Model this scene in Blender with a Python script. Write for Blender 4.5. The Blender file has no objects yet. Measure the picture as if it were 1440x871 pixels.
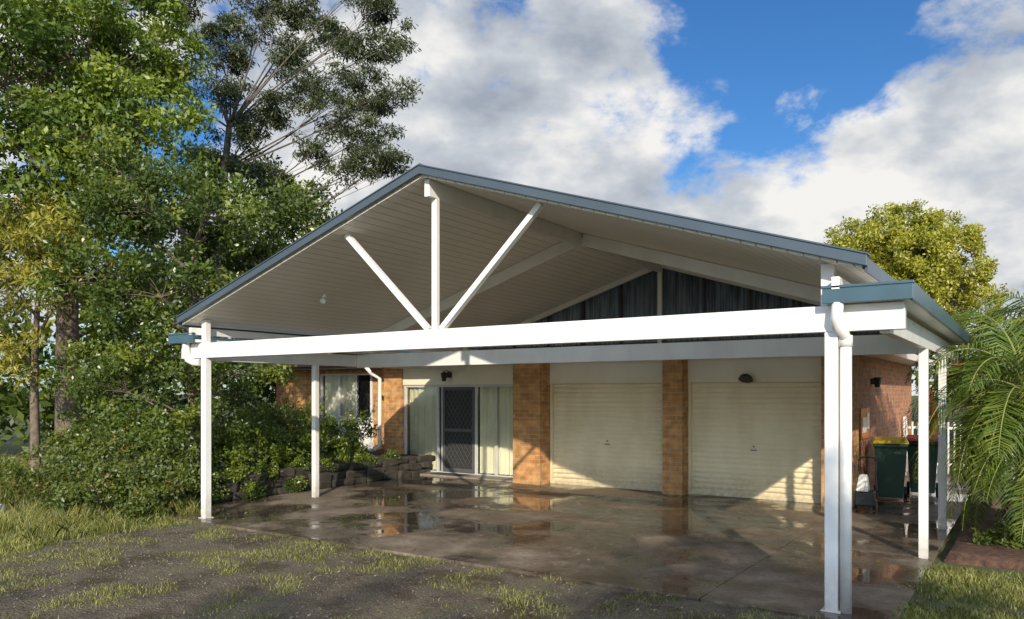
import bpy, math, random
import numpy as np
from mathutils import Vector, noise as mnoise
random.seed(7)
rng = np.random.default_rng(11)
S = bpy.context.scene
COL = S.collection

# ---------------------------------------------------------------- helpers
def link(o, parent=None):
    COL.objects.link(o)
    if parent: o.parent = parent
    return o
def empty(name):
    e = bpy.data.objects.new(name, None); e.empty_display_size = .2
    return link(e)
def nmat(name):
    m = bpy.data.materials.new(name); m.use_nodes = True
    nt = m.node_tree; nt.nodes.clear()
    out = nt.nodes.new('ShaderNodeOutputMaterial')
    return m, nt, out
class NB:
    def __init__(s, nt): s.nt = nt
    def n(s, t, **kw):
        nd = s.nt.nodes.new(t)
        for k, v in kw.items():
            if k.startswith('_'): setattr(nd, k[1:], v)
            else: nd.inputs[k.replace('__', ' ')].default_value = v
        return nd
    def l(s, a, b): s.nt.links.new(a, b)
def ramp(b, fac, stops):
    r = b.n('ShaderNodeValToRGB')
    els = r.color_ramp.elements
    while len(els) < len(stops): els.new(.5)
    for e, (p, c) in zip(els, stops):
        e.position = p; e.color = (c[0], c[1], c[2], 1) if hasattr(c, '__len__') else (c, c, c, 1)
    b.l(fac, r.inputs['Fac']); return r.outputs['Color']

def simple(name, c1, c2=None, rough=.5, scale=3., bump=0., bscale=40., metallic=0., detail=3., spec=.5):
    m, nt, out = nmat(name); b = NB(nt)
    p = b.n('ShaderNodeBsdfPrincipled', Roughness=rough, Metallic=metallic)
    p.inputs['Specular IOR Level'].default_value = spec
    tc = b.n('ShaderNodeTexCoord')
    no = b.n('ShaderNodeTexNoise', Scale=scale, Detail=detail)
    b.l(tc.outputs['Object'], no.inputs['Vector'])
    c2 = c2 or tuple(x * .85 for x in c1)
    b.l(ramp(b, no.outputs['Fac'], [(.3, c2), (.65, c1)]), p.inputs['Base Color'])
    if bump:
        n2 = b.n('ShaderNodeTexNoise', Scale=bscale, Detail=2.)
        b.l(tc.outputs['Object'], n2.inputs['Vector'])
        bp = b.n('ShaderNodeBump', Strength=bump, Distance=.01)
        b.l(n2.outputs['Fac'], bp.inputs['Height']); b.l(bp.outputs['Normal'], p.inputs['Normal'])
    b.l(p.outputs['BSDF'], out.inputs['Surface'])
    return m

def weathered(name, c1, c2, dirt, rough=.4, z0=0., z1=.5):
    m, nt, out = nmat(name); b = NB(nt)
    p = b.n('ShaderNodeBsdfPrincipled', Roughness=rough)
    tc = b.n('ShaderNodeTexCoord'); mp = b.n('ShaderNodeMapping'); mp.inputs['Scale'].default_value = (2.2, 2.2, .9)
    b.l(tc.outputs['Object'], mp.inputs['Vector'])
    no = b.n('ShaderNodeTexNoise', Scale=1.5, Detail=4.); b.l(mp.outputs[0], no.inputs['Vector'])
    c = ramp(b, no.outputs['Fac'], [(.3, c2), (.62, c1)])
    sx = b.n('ShaderNodeSeparateXYZ'); b.l(tc.outputs['Object'], sx.inputs[0])
    mr = b.n('ShaderNodeMapRange'); b.l(sx.outputs[2], mr.inputs[0]); mr.inputs[1].default_value = z0; mr.inputs[2].default_value = z1
    mr.inputs[3].default_value = 1; mr.inputs[4].default_value = 0
    n2 = b.n('ShaderNodeTexNoise', Scale=14., Detail=3.); b.l(tc.outputs['Object'], n2.inputs['Vector'])
    mu = b.n('ShaderNodeMath', _operation='MULTIPLY'); b.l(mr.outputs[0], mu.inputs[0]); b.l(n2.outputs['Fac'], mu.inputs[1])
    mx = b.n('ShaderNodeMix', _data_type='RGBA'); b.l(mu.outputs[0], mx.inputs[0]); b.l(c, mx.inputs[6]); mx.inputs[7].default_value = (*dirt, 1)
    b.l(mx.outputs[2], p.inputs['Base Color']); b.l(p.outputs[0], out.inputs['Surface']); return m

def brick_mat(name, ca, cb, cm):
    m, nt, out = nmat(name); b = NB(nt)
    p = b.n('ShaderNodeBsdfPrincipled', Roughness=.8)
    tc = b.n('ShaderNodeTexCoord'); sx = b.n('ShaderNodeSeparateXYZ')
    b.l(tc.outputs['Object'], sx.inputs[0])
    ad = b.n('ShaderNodeMath', _operation='ADD'); b.l(sx.outputs[0], ad.inputs[0]); b.l(sx.outputs[1], ad.inputs[1])
    cx = b.n('ShaderNodeCombineXYZ'); b.l(ad.outputs[0], cx.inputs[0]); b.l(sx.outputs[2], cx.inputs[1])
    br = b.n('ShaderNodeTexBrick', Scale=1.)
    br.inputs['Color1'].default_value = (*ca, 1); br.inputs['Color2'].default_value = (*cb, 1)
    br.inputs['Mortar'].default_value = (*cm, 1)
    br.inputs['Brick Width'].default_value = .225; br.inputs['Row Height'].default_value = .08
    br.inputs['Mortar Size'].default_value = .008; br.inputs['Mortar Smooth'].default_value = .2
    b.l(cx.outputs[0], br.inputs['Vector'])
    no = b.n('ShaderNodeTexNoise', Scale=7., Detail=4.); b.l(tc.outputs['Object'], no.inputs['Vector'])
    mx = b.n('ShaderNodeMix', _data_type='RGBA', _blend_type='MULTIPLY'); mx.inputs['Factor'].default_value = 1
    b.l(br.outputs['Color'], mx.inputs[6]); b.l(ramp(b, no.outputs['Fac'], [(.3, .6), (.7, 1.15)]), mx.inputs[7])
    b.l(mx.outputs[2], p.inputs['Base Color'])
    bp = b.n('ShaderNodeBump', Strength=.7, Distance=.01, _invert=True)
    b.l(br.outputs['Fac'], bp.inputs['Height']); b.l(bp.outputs['Normal'], p.inputs['Normal'])
    b.l(p.outputs['BSDF'], out.inputs['Surface'])
    return m

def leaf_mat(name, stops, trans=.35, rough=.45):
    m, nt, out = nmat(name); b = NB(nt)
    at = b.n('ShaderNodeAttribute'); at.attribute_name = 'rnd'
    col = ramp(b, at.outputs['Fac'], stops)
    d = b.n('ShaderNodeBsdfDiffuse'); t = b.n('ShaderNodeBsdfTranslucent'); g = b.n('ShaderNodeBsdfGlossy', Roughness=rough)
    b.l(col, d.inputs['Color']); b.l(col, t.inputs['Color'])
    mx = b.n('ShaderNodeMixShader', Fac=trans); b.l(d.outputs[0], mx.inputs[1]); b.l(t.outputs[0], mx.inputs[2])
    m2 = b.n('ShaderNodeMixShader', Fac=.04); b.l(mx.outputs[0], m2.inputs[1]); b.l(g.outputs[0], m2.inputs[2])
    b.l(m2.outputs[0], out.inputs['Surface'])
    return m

def glass_mat(name, tint=(.9, .95, .95), rough=0.0):
    m, nt, out = nmat(name); b = NB(nt)
    g = b.n('ShaderNodeBsdfGlossy', Roughness=rough); t = b.n('ShaderNodeBsdfTransparent')
    t.inputs['Color'].default_value = (*tint, 1)
    f = b.n('ShaderNodeFresnel', IOR=1.5)
    mx = b.n('ShaderNodeMixShader'); b.l(f.outputs[0], mx.inputs[0]); b.l(t.outputs[0], mx.inputs[1]); b.l(g.outputs[0], mx.inputs[2])
    b.l(mx.outputs[0], out.inputs['Surface']); return m

def npmesh(name, V, F, mat, parent=None, attr=None, smooth=False):
    me = bpy.data.meshes.new(name)
    V = np.asarray(V, dtype=np.float32); F = np.asarray(F, dtype=np.int32)
    k = F.shape[1]
    me.vertices.add(len(V)); me.vertices.foreach_set('co', V.ravel())
    me.loops.add(F.size); me.loops.foreach_set('vertex_index', F.ravel())
    me.polygons.add(len(F)); me.polygons.foreach_set('loop_start', np.arange(0, F.size, k, dtype=np.int32))
    me.polygons.foreach_set('loop_total', np.full(len(F), k, dtype=np.int32))
    if smooth: me.polygons.foreach_set('use_smooth', np.ones(len(F), dtype=bool))
    me.update(calc_edges=True)
    if attr is not None:
        a = me.attributes.new('rnd', 'FLOAT', 'POINT'); a.data.foreach_set('value', np.asarray(attr, dtype=np.float32))
    me.materials.append(mat)
    return link(bpy.data.objects.new(name, me), parent)

class MB:
    def __init__(s): s.v = []; s.f = []
    def box(s, lo, hi):
        i = len(s.v); x0, y0, z0 = lo; x1, y1, z1 = hi
        s.v += [(x0,y0,z0),(x1,y0,z0),(x1,y1,z0),(x0,y1,z0),(x0,y0,z1),(x1,y0,z1),(x1,y1,z1),(x0,y1,z1)]
        s.f += [tuple(i+j for j in q) for q in [(0,3,2,1),(4,5,6,7),(0,1,5,4),(1,2,6,5),(2,3,7,6),(3,0,4,7)]]
        return s
    def beam(s, p0, p1, w, h, up=(0,0,1)):
        p0, p1 = Vector(p0), Vector(p1); d = (p1-p0).normalized()
        side = d.cross(Vector(up)).normalized(); u = side.cross(d).normalized()
        i = len(s.v)
        for p in (p0, p1):
            for a, c in ((-1,-1),(1,-1),(1,1),(-1,1)):
                s.v.append(tuple(p + side*a*w/2 + u*c*h/2))
        s.f += [tuple(i+j for j in q) for q in [(0,1,2,3),(7,6,5,4),(0,4,5,1),(1,5,6,2),(2,6,7,3),(3,7,4,0)]]
        return s
    def tube(s, pts, rad, n=8, cap=True):
        pts = [Vector(p) for p in pts]
        if not hasattr(rad, '__len__'): rad = [rad]*len(pts)
        i0 = len(s.v); ref = None
        for j, p in enumerate(pts):
            d = (pts[min(j+1, len(pts)-1)] - pts[max(j-1, 0)]).normalized()
            if ref is None: ref = Vector((1,0,0)) if abs(d.x) < .8 else Vector((0,1,0))
            a = (ref - d*ref.dot(d)).normalized(); c = d.cross(a); ref = a
            for k in range(n):
                t = 2*math.pi*k/n
                s.v.append(tuple(p + (a*math.cos(t)+c*math.sin(t))*rad[j]))
        for j in range(len(pts)-1):
            for k in range(n):
                a0 = i0+j*n+k; a1 = i0+j*n+(k+1) % n
                s.f.append((a0, a1, a1+n, a0+n))
        if cap:
            s.f.append(tuple(i0+k for k in reversed(range(n))))
            e = i0+(len(pts)-1)*n; s.f.append(tuple(e+k for k in range(n)))
        return s
    def prism(s, poly, y0, y1):
        i = len(s.v); n = len(poly)
        s.v += [(x, y0, z) for x, z in poly] + [(x, y1, z) for x, z in poly]
        s.f.append(tuple(range(i, i+n))); s.f.append(tuple(reversed(range(i+n, i+2*n))))
        for k in range(n): s.f.append((i+k, i+n+k, i+n+(k+1) % n, i+(k+1) % n))
        return s
    def obj(s, name, mat, parent=None, bevel=0, smooth=False):
        me = bpy.data.meshes.new(name); me.from_pydata(s.v, [], s.f); me.validate(); me.materials.append(mat)
        import bmesh
        bm = bmesh.new(); bm.from_mesh(me); bmesh.ops.recalc_face_normals(bm, faces=bm.faces); bm.to_mesh(me); bm.free()
        if smooth:
            for p in me.polygons: p.use_smooth = len(p.vertices) == 4
        o = link(bpy.data.objects.new(name, me), parent)
        if bevel:
            md = o.modifiers.new('bevel', 'BEVEL'); md.width = bevel; md.segments = 2; md.limit_method = 'ANGLE'
        return o

# ---------------------------------------------------------------- materials
M_white = weathered('white_paint', (.78,.765,.73), (.69,.67,.63), (.28,.23,.17), rough=.35, z0=0, z1=.45)
M_cream = simple('cream_panel', (.76,.69,.53), (.68,.61,.46), rough=.5, scale=1.5)
M_door = weathered('garage_door_cream', (.80,.70,.48), (.71,.61,.40), (.28,.21,.12), rough=.42, z0=0, z1=.5)
M_blue = simple('blue_colorbond', (.065,.09,.112), (.055,.075,.094), rough=.32, scale=2.)
M_teal = simple('blue_gutter_cap', (.055,.11,.14), (.045,.09,.115), rough=.32, scale=4.)
M_brick = brick_mat('orange_brick', (.64,.32,.10), (.45,.19,.06), (.48,.37,.24))
M_brickr = brick_mat('red_brick', (.54,.23,.10), (.40,.14,.07), (.40,.31,.22))
M_brown = simple('brown_fascia', (.06,.035,.025), rough=.5)
M_black = simple('black_metal', (.02,.02,.022), rough=.4)
M_dark = simple('dark_interior', (.03,.03,.03), rough=.9)
M_bark = simple('bark', (.20,.15,.11), (.08,.06,.045), rough=.9, scale=9, bump=.8, bscale=25)
M_gbark = simple('gum_bark', (.15,.125,.10), (.06,.05,.04), rough=.85, scale=5, bump=.5, bscale=15)
M_curtain = simple('curtain', (.88,.83,.68), (.76,.71,.57), rough=.9, scale=2.)
M_glass = glass_mat('window_glass', (.95,.96,.93))
M_soil = simple('soil', (.07,.045,.03), (.03,.02,.013), rough=.95, scale=6, bump=1., bscale=30)
M_mulch = simple('mulch', (.13,.065,.04), (.04,.022,.015), rough=.95, scale=14, bump=1., bscale=50)
M_rock = simple('rock', (.06,.05,.04), (.02,.018,.014), rough=.9, scale=5, bump=.9, bscale=18)
M_stone = simple('gravel_stone', (.22,.19,.15), (.08,.065,.05), rough=.6, scale=20)

def ceiling_mat():
    m, nt, out = nmat('ceiling_lining'); b = NB(nt)
    p = b.n('ShaderNodeBsdfPrincipled', Roughness=.4)
    tc = b.n('ShaderNodeTexCoord'); sx = b.n('ShaderNodeSeparateXYZ'); b.l(tc.outputs['Object'], sx.inputs[0])
    fr = b.n('ShaderNodeMath', _operation='PINGPONG'); b.l(sx.outputs[0], fr.inputs[0]); fr.inputs[1].default_value = .0625
    mr = b.n('ShaderNodeMapRange'); b.l(fr.outputs[0], mr.inputs[0]); mr.inputs[1].default_value = 0; mr.inputs[2].default_value = .008
    no = b.n('ShaderNodeTexNoise', Scale=1.1, Detail=5.); b.l(tc.outputs['Object'], no.inputs['Vector'])
    c = ramp(b, no.outputs['Fac'], [(.3, (.77,.73,.64)), (.7, (.85,.81,.73))])
    mx = b.n('ShaderNodeMix', _data_type='RGBA'); b.l(mr.outputs[0], mx.inputs[0]); mx.inputs[6].default_value = (.50,.46,.39,1)
    b.l(c, mx.inputs[7]); b.l(mx.outputs[2], p.inputs['Base Color'])
    bp = b.n('ShaderNodeBump', Strength=.8, Distance=.01); b.l(mr.outputs[0], bp.inputs['Height']); b.l(bp.outputs[0], p.inputs['Normal'])
    b.l(p.outputs[0], out.inputs['Surface']); return m
M_ceil = ceiling_mat()

def poly_mat():
    m, nt, out = nmat('corrugated_clear'); b = NB(nt)
    p = b.n('ShaderNodeBsdfPrincipled', Roughness=.16); p.inputs['Specular IOR Level'].default_value = .8
    tc = b.n('ShaderNodeTexCoord'); mp = b.n('ShaderNodeMapping'); mp.inputs['Scale'].default_value = (5, 1, .5); b.l(tc.outputs['Object'], mp.inputs['Vector'])
    no = b.n('ShaderNodeTexNoise', Scale=2., Detail=3.); b.l(mp.outputs[0], no.inputs['Vector'])
    b.l(ramp(b, no.outputs['Fac'], [(.35, (.06,.085,.115)), (.62, (.16,.215,.27))]), p.inputs['Base Color'])
    b.l(p.outputs[0], out.inputs['Surface']); return m
M_poly = poly_mat()

def slab_mat():
    m, nt, out = nmat('wet_concrete'); b = NB(nt)
    p = b.n('ShaderNodeBsdfPrincipled'); p.inputs['Specular IOR Level'].default_value = .5
    tc = b.n('ShaderNodeTexCoord')
    n1 = b.n('ShaderNodeTexNoise', Scale=.62, Detail=6., Roughness=.6); b.l(tc.outputs['Object'], n1.inputs['Vector'])
    n2 = b.n('ShaderNodeTexNoise', Scale=26., Detail=4.); b.l(tc.outputs['Object'], n2.inputs['Vector'])
    n3 = b.n('ShaderNodeTexNoise', Scale=1.7, Detail=6., Roughness=.7)
    mp = b.n('ShaderNodeMapping'); mp.inputs['Location'].default_value = (4, 9, 2); b.l(tc.outputs['Object'], mp.inputs['Vector']); b.l(mp.outputs[0], n3.inputs['Vector'])
    base = ramp(b, n3.outputs['Fac'], [(.3, (.11,.083,.056)), (.5, (.20,.155,.11)), (.72, (.32,.26,.195))])
    wet = b.n('ShaderNodeMapRange'); wet.inputs[1].default_value = .43; wet.inputs[2].default_value = .55; b.l(n1.outputs['Fac'], wet.inputs[0])
    dk = ramp(b, wet.outputs[0], [(0, 1.), (.5, .62), (1, .38)])
    mx = b.n('ShaderNodeMix', _data_type='RGBA', _blend_type='MULTIPLY'); mx.inputs[0].default_value = 1
    b.l(base, mx.inputs[6]); b.l(dk, mx.inputs[7])
    mx2 = b.n('ShaderNodeMix', _data_type='RGBA', _blend_type='MULTIPLY'); mx2.inputs[0].default_value = 1
    b.l(mx.outputs[2], mx2.inputs[6]); b.l(ramp(b, n2.outputs['Fac'], [(.3, .7), (.7, 1.2)]), mx2.inputs[7])
    b.l(mx2.outputs[2], p.inputs['Base Color'])
    rg = ramp(b, wet.outputs[0], [(0, .6), (.45, .36), (.75, .14), (.92, .015)]); b.l(rg, p.inputs['Roughness'])
    st = ramp(b, wet.outputs[0], [(0, .8), (.7, .35), (.95, .0)])
    bp = b.n('ShaderNodeBump', Distance=.005); b.l(st, bp.inputs['Strength']); b.l(n2.outputs['Fac'], bp.inputs['Height'])
    b.l(bp.outputs[0], p.inputs['Normal']); b.l(p.outputs[0], out.inputs['Surface']); return m
M_slab = slab_mat()

def ground_mat(name, a, c, d, scale=1.2, rough=.9, wet=False):
    m, nt, out = nmat(name); b = NB(nt)
    p = b.n('ShaderNodeBsdfPrincipled', Roughness=rough)
    tc = b.n('ShaderNodeTexCoord')
    n1 = b.n('ShaderNodeTexNoise', Scale=scale, Detail=6., Roughness=.65); b.l(tc.outputs['Object'], n1.inputs['Vector'])
    n2 = b.n('ShaderNodeTexNoise', Scale=60., Detail=3.); b.l(tc.outputs['Object'], n2.inputs['Vector'])
    v = b.n('ShaderNodeTexVoronoi', Scale=45.); b.l(tc.outputs['Object'], v.inputs['Vector'])
    base = ramp(b, n1.outputs['Fac'], [(.35, a), (.5, c), (.65, d)])
    mx = b.n('ShaderNodeMix', _data_type='RGBA', _blend_type='MULTIPLY'); mx.inputs[0].default_value = 1
    b.l(base, mx.inputs[6]); b.l(ramp(b, n2.outputs['Fac'], [(.3, .45), (.7, 1.5)]), mx.inputs[7]); b.l(mx.outputs[2], p.inputs['Base Color'])
    if wet: b.l(ramp(b, n1.outputs['Fac'], [(.36, .08), (.42, .4), (.5, .85)]), p.inputs['Roughness'])
    bp = b.n('ShaderNodeBump', Strength=.9, Distance=.015); b.l(v.outputs['Distance'], bp.inputs['Height']); b.l(bp.outputs[0], p.inputs['Normal'])
    b.l(p.outputs[0], out.inputs['Surface']); return m
M_ground = ground_mat('lawn_ground', (.08,.06,.035), (.085,.095,.03), (.10,.14,.03))
M_gravel = ground_mat('dirty_gravel', (.055,.04,.028), (.12,.092,.062), (.13,.12,.06), scale=1.6, wet=True)

L_bright = leaf_mat('leaf_bright', [(0,(.04,.08,.012)), (.5,(.15,.22,.022)), (1,(.36,.42,.04))], .45)
L_mid = leaf_mat('leaf_mid', [(0,(.03,.052,.010)), (.5,(.10,.15,.024)), (1,(.30,.34,.04))], .4, .35)
L_gum = leaf_mat('leaf_gum', [(0,(.03,.042,.018)), (.5,(.075,.098,.034)), (1,(.16,.18,.06))], .35)
L_yel = leaf_mat('leaf_yellow', [(0,(.08,.09,.015)), (.5,(.26,.25,.03)), (1,(.48,.42,.05))], .4)
L_round = leaf_mat('leaf_round_tree', [(0,(.17,.18,.02)), (.5,(.35,.35,.035)), (1,(.54,.50,.06))], .4)
L_grass = leaf_mat('grass_blade', [(0,(.11,.11,.035)), (.5,(.22,.25,.05)), (1,(.46,.43,.14))], .45)
L_palm = leaf_mat('palm_leaflet', [(0,(.05,.09,.014)), (.5,(.14,.21,.028)), (1,(.38,.39,.06))], .4, .35)
L_dry = leaf_mat('dry_leaf', [(0,(.10,.06,.03)), (.5,(.22,.15,.07)), (1,(.45,.38,.25))], .1)
L_red = leaf_mat('shrub_leaf', [(0,(.05,.08,.016)), (.75,(.15,.19,.028)), (.9,(.24,.12,.035)), (1,(.34,.30,.06))], .35)

# ---------------------------------------------------------------- camera / light / world
cam = bpy.data.cameras.new('camera'); co = link(bpy.data.objects.new('camera', cam))
co.location = (0, 0, 1.75); co.rotation_euler = (math.radians(90), 0, math.radians(33.9))
cam.lens = 27.17; cam.sensor_width = 36; cam.shift_y = .0816; cam.clip_end = 2000
S.camera = co

EL = math.radians(22)
hx, hy = -.53, .848
trav = Vector((hx*math.cos(EL), hy*math.cos(EL), -math.sin(EL)))
sun = bpy.data.lights.new('sun', 'SUN'); so = link(bpy.data.objects.new('sun', sun))
sun.energy = 5.0; sun.angle = math.radians(.6); sun.color = (1, .90, .73)
so.rotation_euler = trav.to_track_quat('-Z', 'Y').to_euler(); so.location = (10, -20, 20)

W = bpy.data.worlds.new('World'); S.world = W; W.use_nodes = True
nt = W.node_tree; nt.nodes.clear(); b = NB(nt)
wo = b.n('ShaderNodeOutputWorld'); bg = b.n('ShaderNodeBackground', Strength=.15); b.l(bg.outputs[0], wo.inputs[0])
sky = b.n('ShaderNodeTexSky', _sky_type='NISHITA'); sky.sun_disc = False
sky.sun_elevation = EL; sky.sun_rotation = math.radians(150); sky.air_density = 1.; sky.dust_density = .4; sky.ozone_density = 2.5
tc = b.n('ShaderNodeTexCoord')
def dotbump(d, c0, c1):
    v = b.n('ShaderNodeVectorMath', _operation='DOT_PRODUCT'); b.l(tc.outputs['Generated'], v.inputs[0]); v.inputs[1].default_value = Vector(d).normalized()
    r = b.n('ShaderNodeMapRange', _interpolation_type='SMOOTHSTEP'); b.l(v.outputs['Value'], r.inputs[0]); r.inputs[1].default_value = c0; r.inputs[2].default_value = c1
    return r.outputs[0]
def math2(op, a, c):
    m = b.n('ShaderNodeMath', _operation=op)
    for i, x in enumerate((a, c)):
        if isinstance(x, (int, float)): m.inputs[i].default_value = x
        else: b.l(x, m.inputs[i])
    return m.outputs[0]
mp = b.n('ShaderNodeMapping'); mp.inputs['Scale'].default_value = (1, 1, 1.5); b.l(tc.outputs['Generated'], mp.inputs['Vector'])
cn = b.n('ShaderNodeTexNoise', Scale=6.5, Detail=7., Roughness=.6, Distortion=.15); b.l(mp.outputs[0], cn.inputs['Vector'])
dens = math2('ADD', math2('MULTIPLY', math2('SUBTRACT', cn.outputs['Fac'], .5), 2.3), .50)
def c(deg): return math.cos(math.radians(deg))
for d, w, r0 in [((-.541,.773,.30), .30, 20), ((-.111,.952,.25), .32, 13), ((-.243,.933,.215), .28, 12), ((-.66,.72,.2), .2, 16), ((-.05,.98,.12), .25, 18)]:
    dens = math2('ADD', dens, math2('MULTIPLY', dotbump(d, c(r0), c(r0*.25)), w))
for d, w, r0 in [((-.27,.885,.385), .36, 12.5), ((-.03,.905,.42), .34, 11), ((-.215,.93,.31), .30, 6.5), ((-.60,.64,.47), .16, 10)]:
    dens = math2('SUBTRACT', dens, math2('MULTIPLY', dotbump(d, c(r0), c(r0*.2)), w))
mask = b.n('ShaderNodeMapRange', _interpolation_type='SMOOTHSTEP'); b.l(dens, mask.inputs[0]); mask.inputs[1].default_value = .31; mask.inputs[2].default_value = .70
mp2 = b.n('ShaderNodeMapping'); mp2.inputs['Scale'].default_value = (1, 1, 1.8); mp2.inputs['Location'].default_value = (3, 1, .06); b.l(tc.outputs['Generated'], mp2.inputs['Vector'])
sn = b.n('ShaderNodeTexNoise', Scale=6., Detail=5., Roughness=.55, Distortion=.1); b.l(mp2.outputs[0], sn.inputs['Vector'])
shade = math2('ADD', math2('MULTIPLY', math2('SUBTRACT', sn.outputs['Fac'], .5), 1.2), .53)
shade = math2('ADD', shade, math2('MULTIPLY', math2('SUBTRACT', mask.outputs[0], .7), -.08))
shade = math2('ADD', shade, math2('MULTIPLY', dotbump((-.111,.952,.27), c(14), c(4)), .10))
ccol = ramp(b, shade, [(.28, (2.4,2.7,3.2)), (.46, (3.8,4.05,4.4)), (.63, (6.1,6.0,5.8))])
hs = b.n('ShaderNodeHueSaturation', Saturation=1.2, Value=.82); b.l(sky.outputs[0], hs.inputs['Color'])
tint = b.n('ShaderNodeMix', _data_type='RGBA', _blend_type='MULTIPLY'); tint.inputs[0].default_value = 1; tint.inputs[7].default_value = (.62,.84,1.06,1); b.l(hs.outputs[0], tint.inputs[6])
mx = b.n('ShaderNodeMix', _data_type='RGBA'); b.l(mask.outputs[0], mx.inputs[0]); b.l(tint.outputs[2], mx.inputs[6]); b.l(ccol, mx.inputs[7])
sky_fill = math2('ADD', math2('MULTIPLY', dotbump((.46,-.797,.45), c(75), c(10)), 1.7), 1.0)  # extra sky brightness around the sun, added to fill the front faces
gm = b.n('ShaderNodeVectorMath', _operation='SCALE'); b.l(mx.outputs[2], gm.inputs[0]); b.l(sky_fill, gm.inputs['Scale'])
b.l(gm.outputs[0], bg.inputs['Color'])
S.view_settings.view_transform = 'Standard'; S.view_settings.look = 'None'; S.view_settings.exposure = 0

# ---------------------------------------------------------------- ground
g = MB(); R = 600
g.v = [(-R,-R,-.03),(R,-R,-.03),(R,R,-.03),(-R,R,-.03)]; g.f = [(0,1,2,3)]; g.obj('ground', M_ground)
pts = [(-.85,6.34),(-9.3,6.34),(-9.9,5.6),(-9.6,4.7),(-9.3,3.9),(-9.4,2.5),(-9,.5),(-8.6,-4),(-8,-12),(1.2,-12),(1.0,-4),(.3,.5),(-.3,3.5),(-.7,5.0)]
g = MB(); g.v = [(x, y, -.024) for x, y in pts]; g.f = [tuple(range(len(pts)))]; g.obj('gravel_driveway', M_gravel)
g = MB(); xs = [-10.75, -7.6, -5.0, -2.35, -.85]; ys = [6.36, 9.3, 12.98]
for i in range(4):
    for j in range(2):
        g.box((xs[i]+.005, ys[j]+.005, -.12), (xs[i+1]-.005, ys[j+1]-.005, 0))
g.box((-2.27, 13.0, -.12), (-.857, 19, 0))
g.obj('concrete_driveway', M_slab, bevel=.004)

# ---------------------------------------------------------------- carport
CP = empty('carport')
XC, HW, ZR, ZE = -5.45, 4.40, 4.17, 2.78
sl = (ZR-ZE)/HW
YF, YB = 6.35, 13.6
T = .085
for sgn, nm in ((-1, 'left'), (1, 'right')):
    xe = XC+sgn*HW
    m = MB()
    m.prism([(XC, ZR), (xe, ZE), (xe, ZE-.03), (XC, ZR-.03)], YF+.02, YB); m.obj('roof_sheet_'+nm, M_blue, CP)
    m = MB(); m.prism([(XC, ZR-.034), (xe-sgn*.02, ZE-.034+sl*.02), (xe-sgn*.02, ZE-T+sl*.02), (XC, ZR-T)], YF+.03, YB-.02); m.obj('ceiling_lining_'+nm, M_ceil, CP)
    m = MB(); m.prism([(XC, ZR+.02), (xe+sgn*.02, ZE+.014), (xe+sgn*.02, ZE-.070), (XC, ZR-.064)], YF-.03, YF+.018); m.obj('barge_'+nm, M_blue, CP, bevel=.004)
    m = MB(); m.prism([(XC, ZR+.035), (xe+sgn*.03, ZE+.029), (xe+sgn*.03, ZE+.016), (XC, ZR+.022)], YF-.04, YF+.12); m.obj('barge_flashing_'+nm, M_blue, CP)
    m = MB(); m.box((min(xe, xe+sgn*.02), YF+.02, ZE-.11), (max(xe, xe+sgn*.02), YB, ZE+.0)); m.obj('eave_fascia_'+nm, M_blue, CP)
m = MB(); m.prism([(XC-.14, ZR-.03), (XC, ZR+.05), (XC+.14, ZR-.03), (XC, ZR+.03)], YF-.02, YB); m.obj('ridge_cap', M_blue, CP)
XL, XR = -9.6, -1.33; YT = 6.6
zb = ZR-T
m = MB(); m.box((XC-.035, YF+.10, zb-.20), (XC+.035, 12.85, zb-.012)); m.obj('ridge_beam', M_white, CP, bevel=.004)
m = MB()
for y in (9.9,):
    for sgn in (-1, 1):
        a = (XC+sgn*.04, y, zb-sl*.04-.095); e = (XC+sgn*4.1, y, zb-sl*4.1-.095)
        m.beam(a, e, .075, .17)
m.obj('rafter', M_white, CP, bevel=.004)
m = MB()
for sgn in (-1, 1):
    m.beam((XC+sgn*1.37, YT, zb-sl*1.37-.005), (XC+sgn*.09, YT, 2.45), .06, .07, up=(0,1,0))
m.obj('truss_web', M_white, CP, bevel=.004)
m = MB(); m.box((XC-.034, YT-.03, 2.45), (XC+.034, YT+.03, zb-.2)); m.obj('king_post', M_white, CP, bevel=.004)
m = MB(); m.box((-10.12, YT-.045, 2.24), (-.80, YT+.045, 2.45)); m.obj('front_beam', M_white, CP, bevel=.006)
m = MB(); m.box((-9.95, 9.86, 2.2), (-1.0, 9.95, 2.43)); m.obj('middle_beam', M_white, CP, bevel=.006)
m = MB()
for x in (-10.0, -.95): m.box((x-.04, 6.65, 2.22), (x+.04, 13.4, 2.42))
m.obj('side_beam', M_white, CP, bevel=.005)
m = MB()
for x in (XL, XR-.03):
    for y in (YT, 9.9, 12.6):
        m.box((x-.05, y-.04, 2.452), (x+.05, y+.04, zb-sl*(abs(x-XC))-.004))
m.obj('stub_post', M_white, CP, bevel=.004)
m = MB()
for x in (XL-.09, XR+.06): m.box((x-.03, YF+.06, 2.56), (x+.03, 13.3, 2.66))
m.obj('eave_purlin', M_white, CP, bevel=.004)
m = MB()
for x in (XL, XR-.0): m.box((x-.05, YT-.05, -.05), (x+.05, YT+.05, 2.238))
for x, ylist in ((-10.0, (8.95,)), (-.95, (9.25, 11.35))):
    for y in ylist: m.box((x-.045, y-.045, -.05), (x+.045, y+.045, 2.218))
m.obj('post', M_white, CP, bevel=.006)
m = MB()
for x in (XL, XR):
    m.box((x-.075, YT-.075, 0), (x+.075, YT+.075, .012))
m.obj('base_plate', M_white, CP, bevel=.003)
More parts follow.
